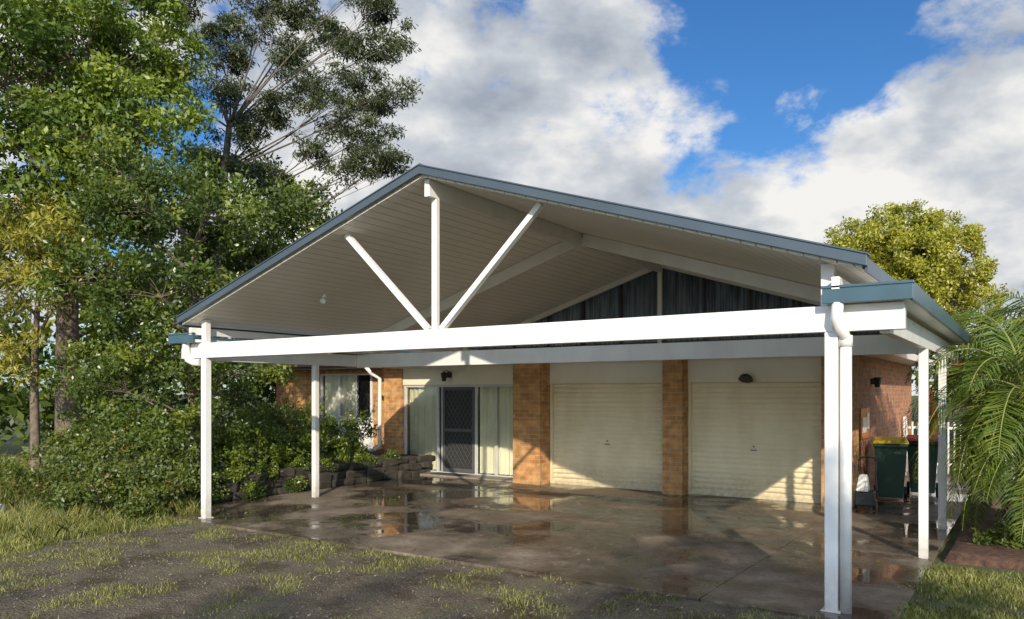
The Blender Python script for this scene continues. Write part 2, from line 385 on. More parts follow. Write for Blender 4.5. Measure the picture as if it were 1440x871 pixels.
for x0, x1, nm in ((-10.22, -9.66, 'left'), (-1.36, -.74, 'right')):
    m = MB(); m.box((x0, 6.46, 2.46), (x1, 13.3, 2.50)); m.obj('gutter_tray_'+nm, M_white, CP)
    m = MB(); m.box((x0-.01, 6.42, 2.452), (x1+.01, 6.458, 2.585)); m.box((x0-.018, 6.41, 2.57), (x1+.018, 6.46, 2.592)); m.obj('gutter_end_cap_'+nm, M_teal, CP, bevel=.004)
    xo = x0 if nm == 'left' else x1
    m = MB(); m.box((xo-.012, 6.46, 2.445), (xo+.014, 13.3, 2.585)); m.obj('gutter_face_'+nm, M_teal, CP, bevel=.004)
m = MB()
m.tube([(-1.228, 6.60, 2.20), (-1.228, 6.60, 0.0)], .046, 16)
m.tube([(-1.228, 6.60, 2.21), (-1.228, 6.60, 2.12)], .053, 16)
m.tube([(-1.26, 6.46, 2.46), (-1.27, 6.46, 2.34), (-1.265, 6.49, 2.27), (-1.24, 6.57, 2.23), (-1.228, 6.60, 2.16)], .046, 14)
m.tube([(-9.92, 6.50, 2.46), (-9.92, 6.50, 2.30), (-9.88, 6.51, 2.22), (-9.78, 6.53, 2.18), (-9.68, 6.56, 2.18)], .05, 14)
m.obj('downpipe', M_white, CP, smooth=True)
m = MB(); m.tube([(-8.3, 7.6, 3.14), (-8.3, 7.6, 3.08)], .03, 8); m.tube([(-8.3,7.6,3.09),(-8.25,7.52,3.04)], [.025,.04], 12)
m.obj('spotlight', M_white, CP)

GY = 12.92
def roofz(x): return zb - sl*abs(x-XC)
V = []; F = []; n = 820; x0, x1 = XC-4.1, XC+4.1
for i in range(n+1):
    x = x0+(x1-x0)*i/n; yy = GY+.022*math.sin(x*2*math.pi/.1)
    V += [(x, yy, 2.46), (x, yy, max(2.47, roofz(x)-.01))]
for i in range(n): F.append((2*i, 2*i+2, 2*i+3, 2*i+1))
npmesh('gable_cladding', V, F, M_poly, CP, smooth=True)
m = MB()
for i in range(-4, 5):
    if i == 0: continue
    x = XC+i*.78
    if roofz(x) > 2.6: m.box((x-.02, GY-.09, 2.47), (x+.02, GY-.05, roofz(x)-.02))
m.box((XC-4, GY-.085, 2.62), (XC+4, GY-.055, 2.66))
m.obj('gable_stud', M_black, CP)
m = MB(); m.box((XC-.04, GY-.14, 2.44), (XC+.04, GY-.095, roofz(XC)-.2))
for sgn in (-1, 1): m.beam((XC+sgn*.04, GY-.12, zb-sl*.04-.06), (XC+sgn*4.1, GY-.12, zb-sl*4.1-.06), .05, .10)
m.box((XC-4.5, GY-.15, 2.40), (XC+4.5, GY-.04, 2.46))
m.obj('gable_frame', M_white, CP, bevel=.003)

# ---------------------------------------------------------------- house
H = empty('brick_house')
m = MB()
m.box((-12.25, 13.0, 0), (-11.72, 13.6, 2.36))
m.box((-8.38, 12.5, 0), (-7.76, 13.6, 2.36))
m.box((-5.32, 12.6, 0), (-4.96, 13.3, 2.36))
m.box((-2.70, 12.6, 0), (-2.3, 13.4, 2.36))
m.box((-17.0, 14.0, 0), (-15.42, 14.25, 2.36)); m.box((-13.55, 14.0, 0), (-12.255, 14.25, 2.36))
m.box((-12.25, 13.6, 0), (-12.05, 14.3, 2.36))
m.box((-15.42, 14.0, 2.24), (-13.55, 14.25, 2.36))
m.obj('brick_wall', M_brick, H)
m = MB(); m.box((-2.5, 13.4, 0), (-2.3, 20, 2.40)); m.box((-17, 19.8, 0), (-2.5, 20, 2.4)); m.box((-17.2, 14, 0), (-17.0, 20, 2.4))
m.obj('side_brick_wall', M_brickr, H)
m = MB(); m.box((-11.72, 13.05, 1.93), (-8.38, 13.2, 2.36)); m.box((-7.76, 12.86, 1.93), (-5.32, 13.0, 2.36)); m.box((-4.96, 12.86, 1.93), (-2.70, 13.0, 2.36))
m.obj('lintel_panel', M_cream, H, bevel=.003)
m = MB(); m.box((-15.42, 14.02, .3), (-13.55, 14.2, 1.06)); m.box((-15.42, 13.98, 1.04), (-13.55, 14.02, 1.10)); m.box((-15.42,13.985,.66),(-13.55,14.02,.70))
m.obj('window_panel', M_white, H, bevel=.003)
for k, (a, e) in enumerate(((-7.755, -5.325), (-4.955, -2.705))):
    V = []; F = []; prof = []
    z = .02
    while z < 1.93:
        prof += [(z, 0), (z+.008, -.030), (z+.058, -.034), (z+.066, 0), (z+.084, 0)]; z += .088
    for (z, dy) in prof: V += [(a, 12.955+dy, min(z, 1.93)), (e, 12.955+dy, min(z, 1.93))]
    for i in range(len(prof)-1): F.append((2*i, 2*i+1, 2*i+3, 2*i+2))
    npmesh('roller_door' + ('' if k == 0 else '_b'), V, F, M_door, H)
    m = MB(); m.box((a, 12.885, .0), (e, 12.912, .05)); m.box((a, 12.87, 0), (a+.045, 12.93, 1.93)); m.box((e-.045, 12.87, 0), (e, 12.93, 1.93)); m.obj('door_track'+('' if k == 0 else '_b'), M_door, H, bevel=.002)
    m = MB(); cx = (a+e)/2; m.box((cx-.05, 12.89, .79), (cx+.05, 12.916, .81)); m.tube([(cx, 12.93, .86), (cx, 12.895, .86)], .015, 10); m.obj('door_handle'+('' if k == 0 else '_b'), simple('handle_grey', (.2,.19,.17), rough=.4), H)
m = MB()
ex0, ex1, ey = -11.72, -8.38, 13.12
for x in (ex0+.03, -10.75, -10.62, -9.72, -9.2, ex1-.03): m.box((x-.025, ey-.03, .02), (x+.025, ey+.03, 1.93))
m.box((ex0, ey-.035, 0), (ex1, ey+.035, .05)); m.box((ex0, ey-.033, 1.88), (ex1, ey+.033, 1.93))
m.obj('entry_frame', simple('aluminium', (.55,.55,.52), rough=.35), H, bevel=.002)
m = MB()
m.box((ex0+.05, ey-.004, .05), (-10.78, ey+.004, 1.88)); m.box((-9.69, ey-.004, .05), (ex1-.05, ey+.004, 1.88)); m.obj('entry_glass', M_glass, H)
m = MB(); m.box((-10.6, ey-.05, .05), (-10.54, ey-.02, 1.88)); m.box((-9.80, ey-.05, .05), (-9.74, ey-.02, 1.88))
m.box((-10.54, ey-.05, .05), (-9.80, ey-.02, .14)); m.box((-10.54, ey-.05, 1.81), (-9.80, ey-.02, 1.88)); m.box((-10.54, ey-.055, .92), (-9.8, ey-.02, .99))
def lattice(m, xa, xb, za, zc, y, step, th):
    k = -3.
    while k < 3.:
        for sg in (1, -1):
            P = []
            for t in range(0, 41):
                x = xa+(xb-xa)*t/40; z = (za if sg > 0 else zc)+sg*(x-xa)*1.5+k
                if za <= z <= zc: P.append((x, y, z))
            if len(P) > 1: m.beam(P[0], P[-1], th, th, up=(0,1,0))
        k += step
lattice(m, -10.54, -9.80, .14, 1.81, ey-.035, .165, .008)
m.obj('security_door', simple('grey_mesh', (.10,.10,.10), rough=.4), H)
m = MB(); m.box((-10.6, ey+.0, .05), (-9.74, ey+.03, 1.88)); m.obj('door_leaf', simple('door_dark', (.035,.035,.035), rough=.5), H)
def curtain(name, a, e, y, z0, z1, mat, amp=1.):
    V = []; F = []; n = int((e-a)/.012)
    for i in range(n+1):
        x = a+(e-a)*i/n; dy = amp*(.03*math.sin(x*44+math.sin(x*7)*2)+.012*math.sin(x*97))
        V += [(x, y+dy, z0), (x, y+dy*.7, z1)]
    for i in range(n): F.append((2*i, 2*i+2, 2*i+3, 2*i+1))
    npmesh(name, V, F, mat, H, smooth=True)
curtain('curtain_entry_left', ex0+.05, -10.78, 13.20, .06, 1.9, M_curtain)
curtain('curtain_entry_right', -9.7, ex1, 13.20, .06, 1.9, M_curtain)
curtain('curtain_window', -15.35, -14.15, 14.045, 1.14, 2.2, simple('blind_cloth', (.88,.84,.70), (.78,.73,.60), rough=.6), .4)
m = MB()
for x in (-15.38, -14.72, -14.1, -13.6): m.box((x-.025, 13.96, 1.10), (x+.025, 14.02, 2.24))
m.box((-15.4, 13.96, 1.102), (-13.57, 14.02, 1.14)); m.box((-15.4, 13.96, 2.2), (-13.57, 14.02, 2.238)); m.obj('window_frame', M_white, H, bevel=.002)
npmesh('window_pane', [(-15.36,13.99,1.14),(-13.6,13.99,1.14),(-13.6,13.99,2.2),(-15.36,13.99,2.2)], [(0,1,2,3)], M_glass, H)
m = MB(); lattice(m, -14.07, -13.63, 1.14, 2.2, 13.955, .13, .008); m.obj('window_screen', M_black, H)
m = MB(); m.box((-17, 14.6, 0), (-2.5, 14.7, 2.36)); m.box((-8.2,13.6,0),(-2.5,13.7,2.36)); m.obj('interior_wall', M_dark, H)
m = MB(); m.box((-12.2, 12.45, 2.362), (-2.0, 14.6, 2.375)); m.box((-17.5, 13.35, 2.362), (-12.205, 14.6, 2.375)); m.obj('soffit', M_white, H)
m = MB(); m.box((-12.2, 12.42, 2.355), (-2.0, 12.445, 2.395)); m.box((-17.5, 13.32, 2.355), (-12.2, 13.345, 2.395)); m.obj('fascia', M_brown, H)
m = MB(); rx0, rx1, ry0, ry1 = -17.6, -1.75, 13.3, 20.5
m.v = [(rx0, ry0, 2.41), (rx1, ry0, 2.41), (rx1, ry1, 2.41), (rx0, ry1, 2.41), (rx0+3.8, (ry0+ry1)/2, 3.35), (rx1-3.8, (ry0+ry1)/2, 3.35)]
m.f = [(0,1,5,4), (1,2,5), (2,3,4,5), (3,0,4), (0,3,2,1)]
m.obj('house_roof', simple('roof_tile', (.14,.07,.05), (.08,.045,.035), rough=.8, scale=5, bump=.6, bscale=12), H)
m = MB(); m.box((-2.32, 13.4, 2.38), (-1.78, 20.4, 2.40)); m.box((-1.78,13.0,2.33),(-1.74,20.5,2.45)); m.obj('side_soffit', M_white, H)
m = MB(); m.tube([(-12.45, 12.6, 2.36), (-12.42, 12.75, 2.2), (-12.32, 12.93, 2.08), (-12.32, 12.93, .55), (-12.40, 12.85, .46), (-12.6, 12.7, .42)], .045, 10)
m.obj('house_downpipe', M_white, H, smooth=True)
m = MB(); m.box((-10.42, 12.98, 2.08), (-10.32, 13.05, 2.2)); m.tube([(-10.37,13.0,2.2),(-10.37,12.9,2.26),(-10.37,12.84,2.2)], .012, 6)
m.tube([(-10.37, 12.84, 2.2), (-10.37, 12.84, 2.17), (-10.37, 12.84, 2.0)], [.02, .075, .045], 6); m.obj('entry_lantern', M_black, H)
m = MB(); m.tube([(-3.9, 12.86, 2.02), (-3.9, 12.76, 2.02)], .02, 8); m.tube([(-3.9, 12.76, 2.06), (-3.9, 12.72, 2.01), (-3.9, 12.70, 1.97)], [.02,.10,.12], 14); m.obj('garage_lamp', M_black, H)
m = MB(); m.box((-2.3, 14.5, 1.9), (-2.22, 14.6, 2.0)); m.tube([(-2.2, 14.55, 2.02), (-2.2, 14.55, 1.85)], [.07, .04], 8)
m.obj('side_wall_lamp', M_black, H)
m = MB(); m.box((-12.1, 12.6, -.02), (-8.4, 13.08, .03)); m.obj('door_step', simple('step_concrete', (.30,.26,.21), (.18,.15,.12), rough=.7, scale=4), H, bevel=.01)
m = MB(); m.box((-10.6, 12.65, .032), (-9.75, 12.95, .045)); m.obj('door_mat', simple('mat', (.06,.05,.04), rough=.95, scale=30), H)

# ---------------------------------------------------------------- retaining wall + garden bed
rw = MB()
for row in range(3):
    y = 7.6 + row*.12
    while y < 12.9:
        L = random.uniform(.28, .6); h0 = row*.14-.03
        i0 = len(rw.v)
        rw.box((-11.14+random.uniform(-.05,.03), y, h0), (-10.88+random.uniform(-.06,.05)-row*.03, y+L-.01, h0+random.uniform(.13,.17)))
        for q in range(i0, len(rw.v)):
            vx, vy, vz = rw.v[q]; rw.v[q] = (vx+random.uniform(-.035,.035), vy+random.uniform(-.03,.03), vz+random.uniform(-.03,.03))
        y += L
for row in range(3):
    x = -11.15
    while x > -14:
        L = random.uniform(.28,.5); rw.box((x-L+.015, 7.42+random.uniform(-.02,.02), row*.15-.03), (x, 7.66, row*.15+.115)); x -= L
rw.obj('retaining_wall', M_rock, bevel=.035)
def patch(name, x0, x1, y0, y1, z, amp, mat, n=40):
    V = []; F = []
    for j in range(n+1):
        for i in range(n+1):
            x = x0+(x1-x0)*i/n; yy = y0+(y1-y0)*j/n
            e = 0 if i in (0, n) or j in (0, n) else 1
            V.append((x, yy, z + (amp*mnoise.noise(Vector((x*1.7, yy*1.7, 3))) + amp*.8)*e - (0 if e else .15)))
    for j in range(n):
        for i in range(n): F.append((j*(n+1)+i, j*(n+1)+i+1, (j+1)*(n+1)+i+1, (j+1)*(n+1)+i))
    return npmesh(name, V, F, mat, smooth=True)
patch('garden_bed', -17, -11.0, 7.6, 13.95, .31, .07, M_soil)
patch('mulch_bed', -.82, 3.5, 9.2, 14.5, .03, .05, M_mulch)

# ---------------------------------------------------------------- foliage machinery
def unit(n):
    v = rng.normal(size=(n, 3)); return v/np.linalg.norm(v, axis=1, keepdims=True)
def leaf_geo(C, L, Wd, droop=0., jitter=.4):
    n = len(C); d = unit(n); d[:, 2] -= droop; d /= np.linalg.norm(d, axis=1, keepdims=True)
    nn = unit(n); nn[:, 2] += .7; nn[:, 1] -= .35; nn[:, 0] += .2
    s = np.cross(d, nn); s /= np.linalg.norm(s, axis=1, keepdims=True)+1e-9
    sc = (1-jitter+2*jitter*rng.random((n, 1)))
    L = L*sc; Wd = Wd*sc
    V = np.stack([C, C+d*L*.5+s*Wd*.5, C+d*L, C+d*L*.5-s*Wd*.5], axis=1).reshape(-1, 3)
    F = np.arange(4*n).reshape(-1, 4); return V, F
def clump_leaves(centers, radii, n, L, Wd, droop=0., flat=.8, tone_amp=.5):
    Cs = []; T = []
    for c_, r in zip(centers, radii):
        u = unit(n); rr = r*rng.random((n, 1))**(1/2.0)
        q = u*rr; q[:, 2] *= flat
        Cs.append(np.array(c_)+q)
        t0 = rng.random()*tone_amp
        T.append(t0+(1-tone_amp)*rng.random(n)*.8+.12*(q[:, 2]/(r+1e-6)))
    C = np.concatenate(Cs); T = np.clip(np.concatenate(T), 0, 1)
    V, F = leaf_geo(C, L, Wd, droop)
    return V, F, np.repeat(T, 4)
def curve(a, e, sag, n=6):
    a, e = Vector(a), Vector(e); out = []
    off = Vector((random.uniform(-1,1), random.uniform(-1,1), random.uniform(-.3,.3)))*(e-a).length*.08
    for i in range(n+1):
        t = i/n; p = a.lerp(e, t) + off*math.sin(t*math.pi) + Vector((0,0,sag*math.sin(t*math.pi)*(e-a).length))
        out.append(p)
    return out
def tree(name, base, top, r0, lobes, nclump, cr, nleaf, L, Wd, lm, bm, droop=0., flat=.75, sag=.08, shell=.45, twig=True, tone=.5, limb=.5, tmin=.25, lflat=None):
    E = empty(name); mb = MB(); cen = []; rad = []
    tp = []; N = 8
    for i in range(N+1):
        t = i/N; p = Vector(base).lerp(Vector(top), t)+Vector((math.sin(t*5+base[0])*.12, math.cos(t*4+base[1])*.12, 0))*t*min(1, r0*6)
        tp.append(p)
    mb.tube(tp, [r0*(1.25 if i == 0 else 1-.6*i/N) for i in range(N+1)], 10)
    for (x, y, z, r) in lobes:
        c_ = Vector((x, y, z))
        t = min(1., max(tmin, (z-base[2]-.45*math.hypot(x-top[0], y-top[1]))/(top[2]-base[2]+1e-6)))
        k = min(N, int(t*N)); lp = curve(tp[k], c_, sag, 7)
        rr = max(.02, r0*limb*(1-.4*t)); mb.tube(lp, [rr*(1-.8*i/7) for i in range(8)], 7)
        for _ in range(max(2, int(nclump*(r**1.5)))):
            u = unit(1)[0]; q = u*r*(shell+(1-shell)*random.random()); q[2] *= flat if lflat is None else lflat
            cc = c_+Vector(q); cen.append(tuple(cc)); rad.append(cr*random.uniform(.65, 1.35))
            if twig:
                j = random.randint(4, 7); mb.tube(curve(lp[j], cc, .03, 3), [rr*.22, rr*.16, rr*.1, .004], 4, cap=False)
    mb.obj('trunk_and_limbs', bm, E, smooth=True)
    V, F, T = clump_leaves(cen, rad, nleaf, L, Wd, droop, flat, tone)
    npmesh('foliage', V, F, lm, E, attr=T)
    return E

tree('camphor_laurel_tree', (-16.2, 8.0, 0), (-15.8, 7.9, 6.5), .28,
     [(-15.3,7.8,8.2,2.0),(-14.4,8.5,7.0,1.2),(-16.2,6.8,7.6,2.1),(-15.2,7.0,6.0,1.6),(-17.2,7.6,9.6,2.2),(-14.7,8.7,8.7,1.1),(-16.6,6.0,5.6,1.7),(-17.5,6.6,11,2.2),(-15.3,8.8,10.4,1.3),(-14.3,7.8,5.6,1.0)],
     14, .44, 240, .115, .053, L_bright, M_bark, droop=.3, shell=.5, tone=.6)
gl = [(-16.8,12.8,11.2),(-15.7,13.5,11.7),(-14.8,14.1,10.8),(-14.0,14.7,11.6),(-15.6,13.6,9.7),(-16.0,13.3,10.5),(-14.8,14.1,9.15),(-14.2,14.5,8.4),(-14.4,14.4,7.6),(-15.3,13.8,8.1),(-16.8,12.8,8.6),(-17.6,12.3,11.0),(-18.2,11.9,11.8),(-18.5,11.7,9.9),(-17.4,12.4,9.6),(-13.8,14.8,7.8),(-15,14,12.8),(-16.5,13,12.9),(-14.6,14.3,9.9),(-16.3,13.1,9.0),(-17.2,12.5,10.4),(-15.2,13.9,11.3),(-16.3,13.1,11.8),(-14.4,14.4,12.3),(-17.4,12.5,7.9),(-16.6,12.9,7.4),(-13.7,14.8,9.4),(-13.8,14.8,10.7)]
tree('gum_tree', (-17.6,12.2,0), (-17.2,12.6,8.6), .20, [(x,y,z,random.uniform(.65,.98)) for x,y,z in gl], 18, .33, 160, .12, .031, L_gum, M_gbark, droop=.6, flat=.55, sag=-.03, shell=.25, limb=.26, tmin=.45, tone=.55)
tree('lilly_pilly_tree', (-12.4,8.3,0), (-12.3,8.2,4.4), .13,
     [(-12.6,7.3,4.9,1.1),(-11.9,8.2,4.9,.95),(-12.3,9.4,4.7,1.0),(-11.9,10.2,4.4,.8),(-13.2,7.4,5.6,.9),(-12.1,7.4,3.4,1.0),(-12.0,8.7,3.3,1.0),(-13.1,6.9,3.7,1.0),(-12.2,9.8,3.4,.9),(-12.9,8.8,5.6,.8),(-13.8,7.6,5.0,.9),(-12.4,10.2,5.4,.7)],
     19, .34, 160, .090, .041, L_mid, M_bark, droop=.1, tone=.7)
tree('garden_shrub', (-12.0,8.2,0), (-12.0,8.1,1.6), .07,
     [(-11.7,8.4,1.5,.75),(-11.6,7.3,1.3,.7),(-12.5,6.9,1.8,.8),(-11.6,7.5,2.3,.7),(-12.9,7.4,2.6,.9),(-11.8,9.0,2.2,.7),(-13.6,6.9,2.0,.8),(-11.3,6.9,.9,.6)],
     21, .30, 140, .08, .037, L_mid, M_bark, tone=.7)
tree('bottlebrush_tree', (-15.2,6.9,0), (-15.1,6.9,3.6), .10,
     [(-14.6,6.6,4.6,.9),(-15.2,6.5,3.6,1.0),(-14.0,6.9,3.6,.8),(-13.8,6.9,4.7,.8),(-15.6,6.0,4.4,1.0),(-14.9,6.2,2.6,.8)],
     18, .32, 150, .11, .028, L_yel, M_bark, droop=.4, tone=.6)
tree('background_tree', (-17.6,16.5,0), (-17.4,16.5,4.5), .15,
     [(-17,15.1,6.5,1.1),(-17.6,14.65,7.2,1.1),(-16.4,15.5,5.9,.9),(-15.6,15.9,5.5,.8),(-16.5,15.9,5.0,1.3),(-18.3,14.5,5.4,1.6),(-19.0,12.5,4.4,1.8),(-18.6,12,6.4,1.5),(-17,14.9,4.0,1.2),(-18,15,2.4,1.2),(-18.4,13.3,7.6,1.2)],
     11, .46, 170, .145, .068, L_mid, M_bark)
cen = []; rad = []
for i in range(280):
    t = random.random()**.8; x = -18.8-9*t+random.uniform(-1.5,2); y = 19-18*t+random.uniform(-2,2)
    cen.append((x, y, random.random()**1.2*6.0+.2)); rad.append(random.uniform(.8,1.3))
V, F, T = clump_leaves(cen, rad, 110, .28, .14, .1, .8, .6); npmesh('distant_trees', V, F, L_mid, attr=T)
cen = []; rad = []
for i in range(130):
    x = random.uniform(-60, 40); y = random.uniform(52, 62); cen.append((x, y, random.random()*4.2+.3)); rad.append(random.uniform(1.2,2.2))
V, F, T = clump_leaves(cen, rad, 80, .65, .33, .0, .8, .6); npmesh('distant_trees', V, F, L_mid, attr=T)
def shrub(name, blobs, ncl, cr, nl, L, Wd, mat, tone=.6):
    cen = []; rad = []
    for x, y, z, r in blobs:
        for _ in range(ncl):
            u = unit(1)[0]*r*random.uniform(.3, 1); cen.append((x+u[0], y+u[1], max(.05, z+u[2]*.8))); rad.append(cr*random.uniform(.7,1.3))
    V, F, T = clump_leaves(cen, rad, nl, L, Wd, .0, .8, tone); return npmesh(name, V, F, mat, attr=T)
shrub('low_shrub', [(-10.9,6.3,.4,.5),(-11.5,6.1,.45,.5),(-10.45,6.6,.4,.4),(-12.2,6.0,.5,.55),(-11.0,7.0,.8,.5),(-11.8,6.5,.9,.5),(-12.9,5.9,.45,.5),(-13.6,5.6,.35,.4),(-11.2,5.6,.2,.35),(-10.3,6.1,.15,.3)], 24, .17, 80, .06, .03, L_red)
shrub('round_bush', [(-13.1,11.2,.95,.85),(-12.4,11.9,.85,.7),(-13.8,10.8,1.05,.75),(-12.0,10.4,.75,.6),(-11.8,9.5,.75,.55),(-12.6,10.5,1.0,.75),(-11.7,11.3,.6,.4)], 34, .22, 100, .07, .032, L_mid)
shrub('hedge', [(-13.8,9.5,.8,.7),(-12.6,9.4,.8,.6),(-14.8,8.6,1.0,.8),(-14.8,7.6,.9,.7),(-11.6,8.4,.7,.5)], 28, .25, 90, .08, .035, L_mid)
shrub('trailing_plant', [(-11.05,8.0,.40,.26),(-11.0,8.7,.36,.24),(-11.05,9.5,.38,.26),(-11.1,10.2,.38,.22),(-11.0,7.5,.28,.32),(-11.1,11.2,.40,.22),(-10.8,8.3,.12,.2),(-10.8,9.2,.1,.18),(-10.8,7.4,.15,.25),(-11.1,12.0,.38,.16)], 20, .12, 70, .05, .025, L_mid)

tree('round_crown_tree', (-4.5,33.4,0), (-4.5,33.4,6.0), .3,
     [(-4.5,33.6,7.5,2.1),(-6.3,32.2,6.2,1.7),(-2.8,34.5,6.5,1.8),(-4.4,33.0,5.8,2.1),(-5.5,32.8,7.1,1.6),(-3.3,34.2,7.5,1.6),(-2.2,35.0,5.4,1.4),(-6.8,32.0,5.3,1.3),(-4.6,32.2,6.9,1.6),(-3.4,32.9,6.6,1.6)],
     28, .33, 140, .135, .063, L_round, M_bark, flat=.85, shell=.65, tone=.4)
for k, (x, y, h, sp) in enumerate([(2.6,-14,9.6,2.0),(6.4,-14.5,10.2,2.2),(10.0,-13,9.4,2.0)]):  # unseen trees behind the camera, placed to cast dappled shade
    tree('unseen_shade_tree', (x, y, 0), (x, y, h*.6), .22, [(x+random.uniform(-sp,sp), y+random.uniform(-sp,sp), random.uniform(h*.25, h-.8), random.uniform(1.1,1.6)) for _ in range(10)],
         7, .40, 40, .20, .09, L_mid, M_bark)
tree('unseen_shade_tree', (5.0,-4.4,0), (5.0,-4.4,4.0), .14, [(5.0,-4.4,5.2,1.3),(5.6,-3.6,4.6,1.2),(4.4,-5.0,4.4,1.2),(4.7,-3.9,5.6,1.0),(5.7,-5.2,5.0,1.1)],  # added out of view to shade the near right slab and lower post
     14, .36, 60, .15, .07, L_mid, M_bark)

# ---------------------------------------------------------------- palms
def palm(name, base, h, nf, fl, seed, lean=(0,0), lo=-15):
    r = random.Random(seed); E = empty(name)
    mb = MB(); top = Vector(base)+Vector((lean[0], lean[1], h))
    mb.tube([Vector(base).lerp(top, t/16) for t in range(17)], [.11-.03*t/16+.010*(t % 2) for t in range(17)], 10)
    mb.obj('palm_trunk', M_bark, E, smooth=True)
    st = MB(); V = []; F = []; T = []
    for i in range(nf):
        az = (i+r.random()*.8)*2.39996; el = math.radians(r.uniform(lo, 82)); L = fl*r.uniform(.75, 1.1); n = 26
        d = Vector((math.cos(az)*math.cos(el), math.sin(az)*math.cos(el), math.sin(el))); p = top.copy(); pts = [p.copy()]
        for k in range(n):
            d = (d+Vector((0,0,-.085*(1+k/n*.6)))).normalized(); p = p+d*L/n; pts.append(p.copy())
        st.tube(pts, [.014*(1-.85*k/n) for k in range(n+1)], 5, cap=False)
        tone = r.random()*.5
        for k in range(4, n+1):
            for half in (0, .5):
                dd = (pts[k]-pts[k-1]).normalized(); pp = pts[k-1].lerp(pts[k], half)
                side = dd.cross(Vector((0,0,1)))
                if side.length < .1: side = Vector((math.sin(az), -math.cos(az), 0))
                side.normalize(); ll = .42*fl/1.6*math.sin(math.pi*min(1, (k/n)*.88+.1))**.6
                for sg in (-1, 1):
                    ld = (side*sg*r.uniform(.7,1)+dd*.65+Vector((0,0,r.uniform(-.1,.35)))).normalized()
                    w = dd*.010
                    m1 = pp+ld*ll*.5; e1 = m1+(ld+Vector((0,0,-.8))).normalized()*ll*.5
                    i0 = len(V); V += [pp-w*.4, pp+w*.4, m1+w, m1-w, e1]
                    F += [(i0, i0+1, i0+2, i0+3), (i0+3, i0+2, i0+4, i0+4)]
                    t = min(1, tone+r.random()*.45); T += [t]*5
    st.obj('palm_stem', simple('palm_stem', (.24,.26,.07), rough=.5), E)
    me = bpy.data.meshes.new('palm_fronds'); F2 = [f if f[2] != f[3] else f[:3] for f in F]
    me.from_pydata([tuple(v) for v in V], [], F2); a = me.attributes.new('rnd', 'FLOAT', 'POINT'); a.data.foreach_set('value', T)
    me.materials.append(L_palm); link(bpy.data.objects.new('palm_fronds', me), E); return E
palm('palm_tree', (-.05,10.5,0), 1.75, 50, 1.75, 1, lo=-35)
palm('palm_tree', (.45,12.2,0), 2.3, 36, 1.9, 2)
palm('palm_tree', (-.42,13.4,0), 2.0, 36, 1.8, 3)
palm('palm_tree', (.45,10.3,0), 1.2, 32, 1.5, 4, lo=-30)
shrub('low_shrub', [(-.2,10.1,.12,.28),(.4,9.9,.2,.35),(.2,10.6,.3,.35),(.9,10.4,.3,.4)], 18, .13, 70, .07, .03, L_red)

# ---------------------------------------------------------------- grass
def blades(name, fn, n, hgt, w, mat):
    P = fn(n); n = len(P)
    a = rng.random(n)*2*np.pi; hv = .6+1.2*np.clip(P[:, 3]-.2, 0, 1); ln = hgt*(.4+1.0*rng.random(n)**1.5)*hv; lean = rng.normal(size=(n, 2))*.45*ln[:, None]
    B = np.c_[P[:, 0], P[:, 1], P[:, 2]]; s = np.c_[np.cos(a), np.sin(a), np.zeros(n)]*w/2
    tip = B+np.c_[lean, ln]
    mid = B+np.c_[lean*.35, ln*.6]
    V = np.stack([B-s, B+s, mid+s*.7, tip, mid-s*.7], axis=1).reshape(-1, 3)
    F = np.arange(5*n).reshape(-1, 5)
    T = np.repeat(np.clip(P[:, 3]+rng.normal(size=n)*.25, 0, 1), 5)
    return npmesh(name, V, F, mat, attr=T)
def region(x0, x1, y0, y1, thr, sc, excl=None, z=-.03):
    def fn(n):
        x = rng.uniform(x0, x1, n); y = rng.uniform(y0, y1, n); out = []
        for a, c_ in zip(x, y):
            v = mnoise.fractal(Vector((a*sc, c_*sc, 1.3)), 1., 2., 4)
            if v + random.uniform(-.15,.15) > thr(a, c_) and (excl is None or not excl(a, c_)):
                out.append((a, c_, z, .45+.5*v))
        return np.array(out)
    return fn
def thr_front(x, y):
    t = .26
    if 5.5 < y < 6.5 and -8.3 < x < -4.3: t = -.10
    if 5.4 < y < 6.3 and -3.6 < x < -2.2: t = -.05
    if x < -7.6: t = .10
    if x < -9.2: t = -.08
    if abs(x+3.2-.18*(y-6)) < .22 or abs(x+4.9-.18*(y-6)) < .22: t = .5
    return t
blades('grass', region(-10.5, -1.2, 1.5, 6.42, thr_front, 1.7), 100000, .034, .0065, L_grass)
blades('lawn_grass', region(-22, -9.3, 1.5, 7.4, lambda x, y: .04, 1.1, lambda x, y: x > -10.9 and y > 6.3), 90000, .08, .011, L_grass)
blades('long_grass', region(-17.5, -12.6, 4.8, 8.0, lambda x, y: -.2 , .8), 18000, .40, .015, L_grass)
blades('long_grass', region(-13.5, -9.6, 4.4, 6.9, lambda x, y: .12 , 1.6), 14000, .17, .009, L_grass)
blades('lawn_grass', region(-.90, 2.4, 4.5, 9.9, lambda x, y: -.5 if y < 9.1+.2*math.sin(x*4) else .9, 1.6), 60000, .055, .008, L_grass)
n = 6000
ico = [(0,0,1),(.9,0,.2),(.2,.85,.1),(-.8,.5,0),(-.7,-.6,.1),(.3,-.9,0),(0,0,-.6)]; icf = [(0,1,2),(0,2,3),(0,3,4),(0,4,5),(0,5,1),(6,2,1),(6,3,2),(6,4,3),(6,5,4),(6,1,5)]
V = []; F = []
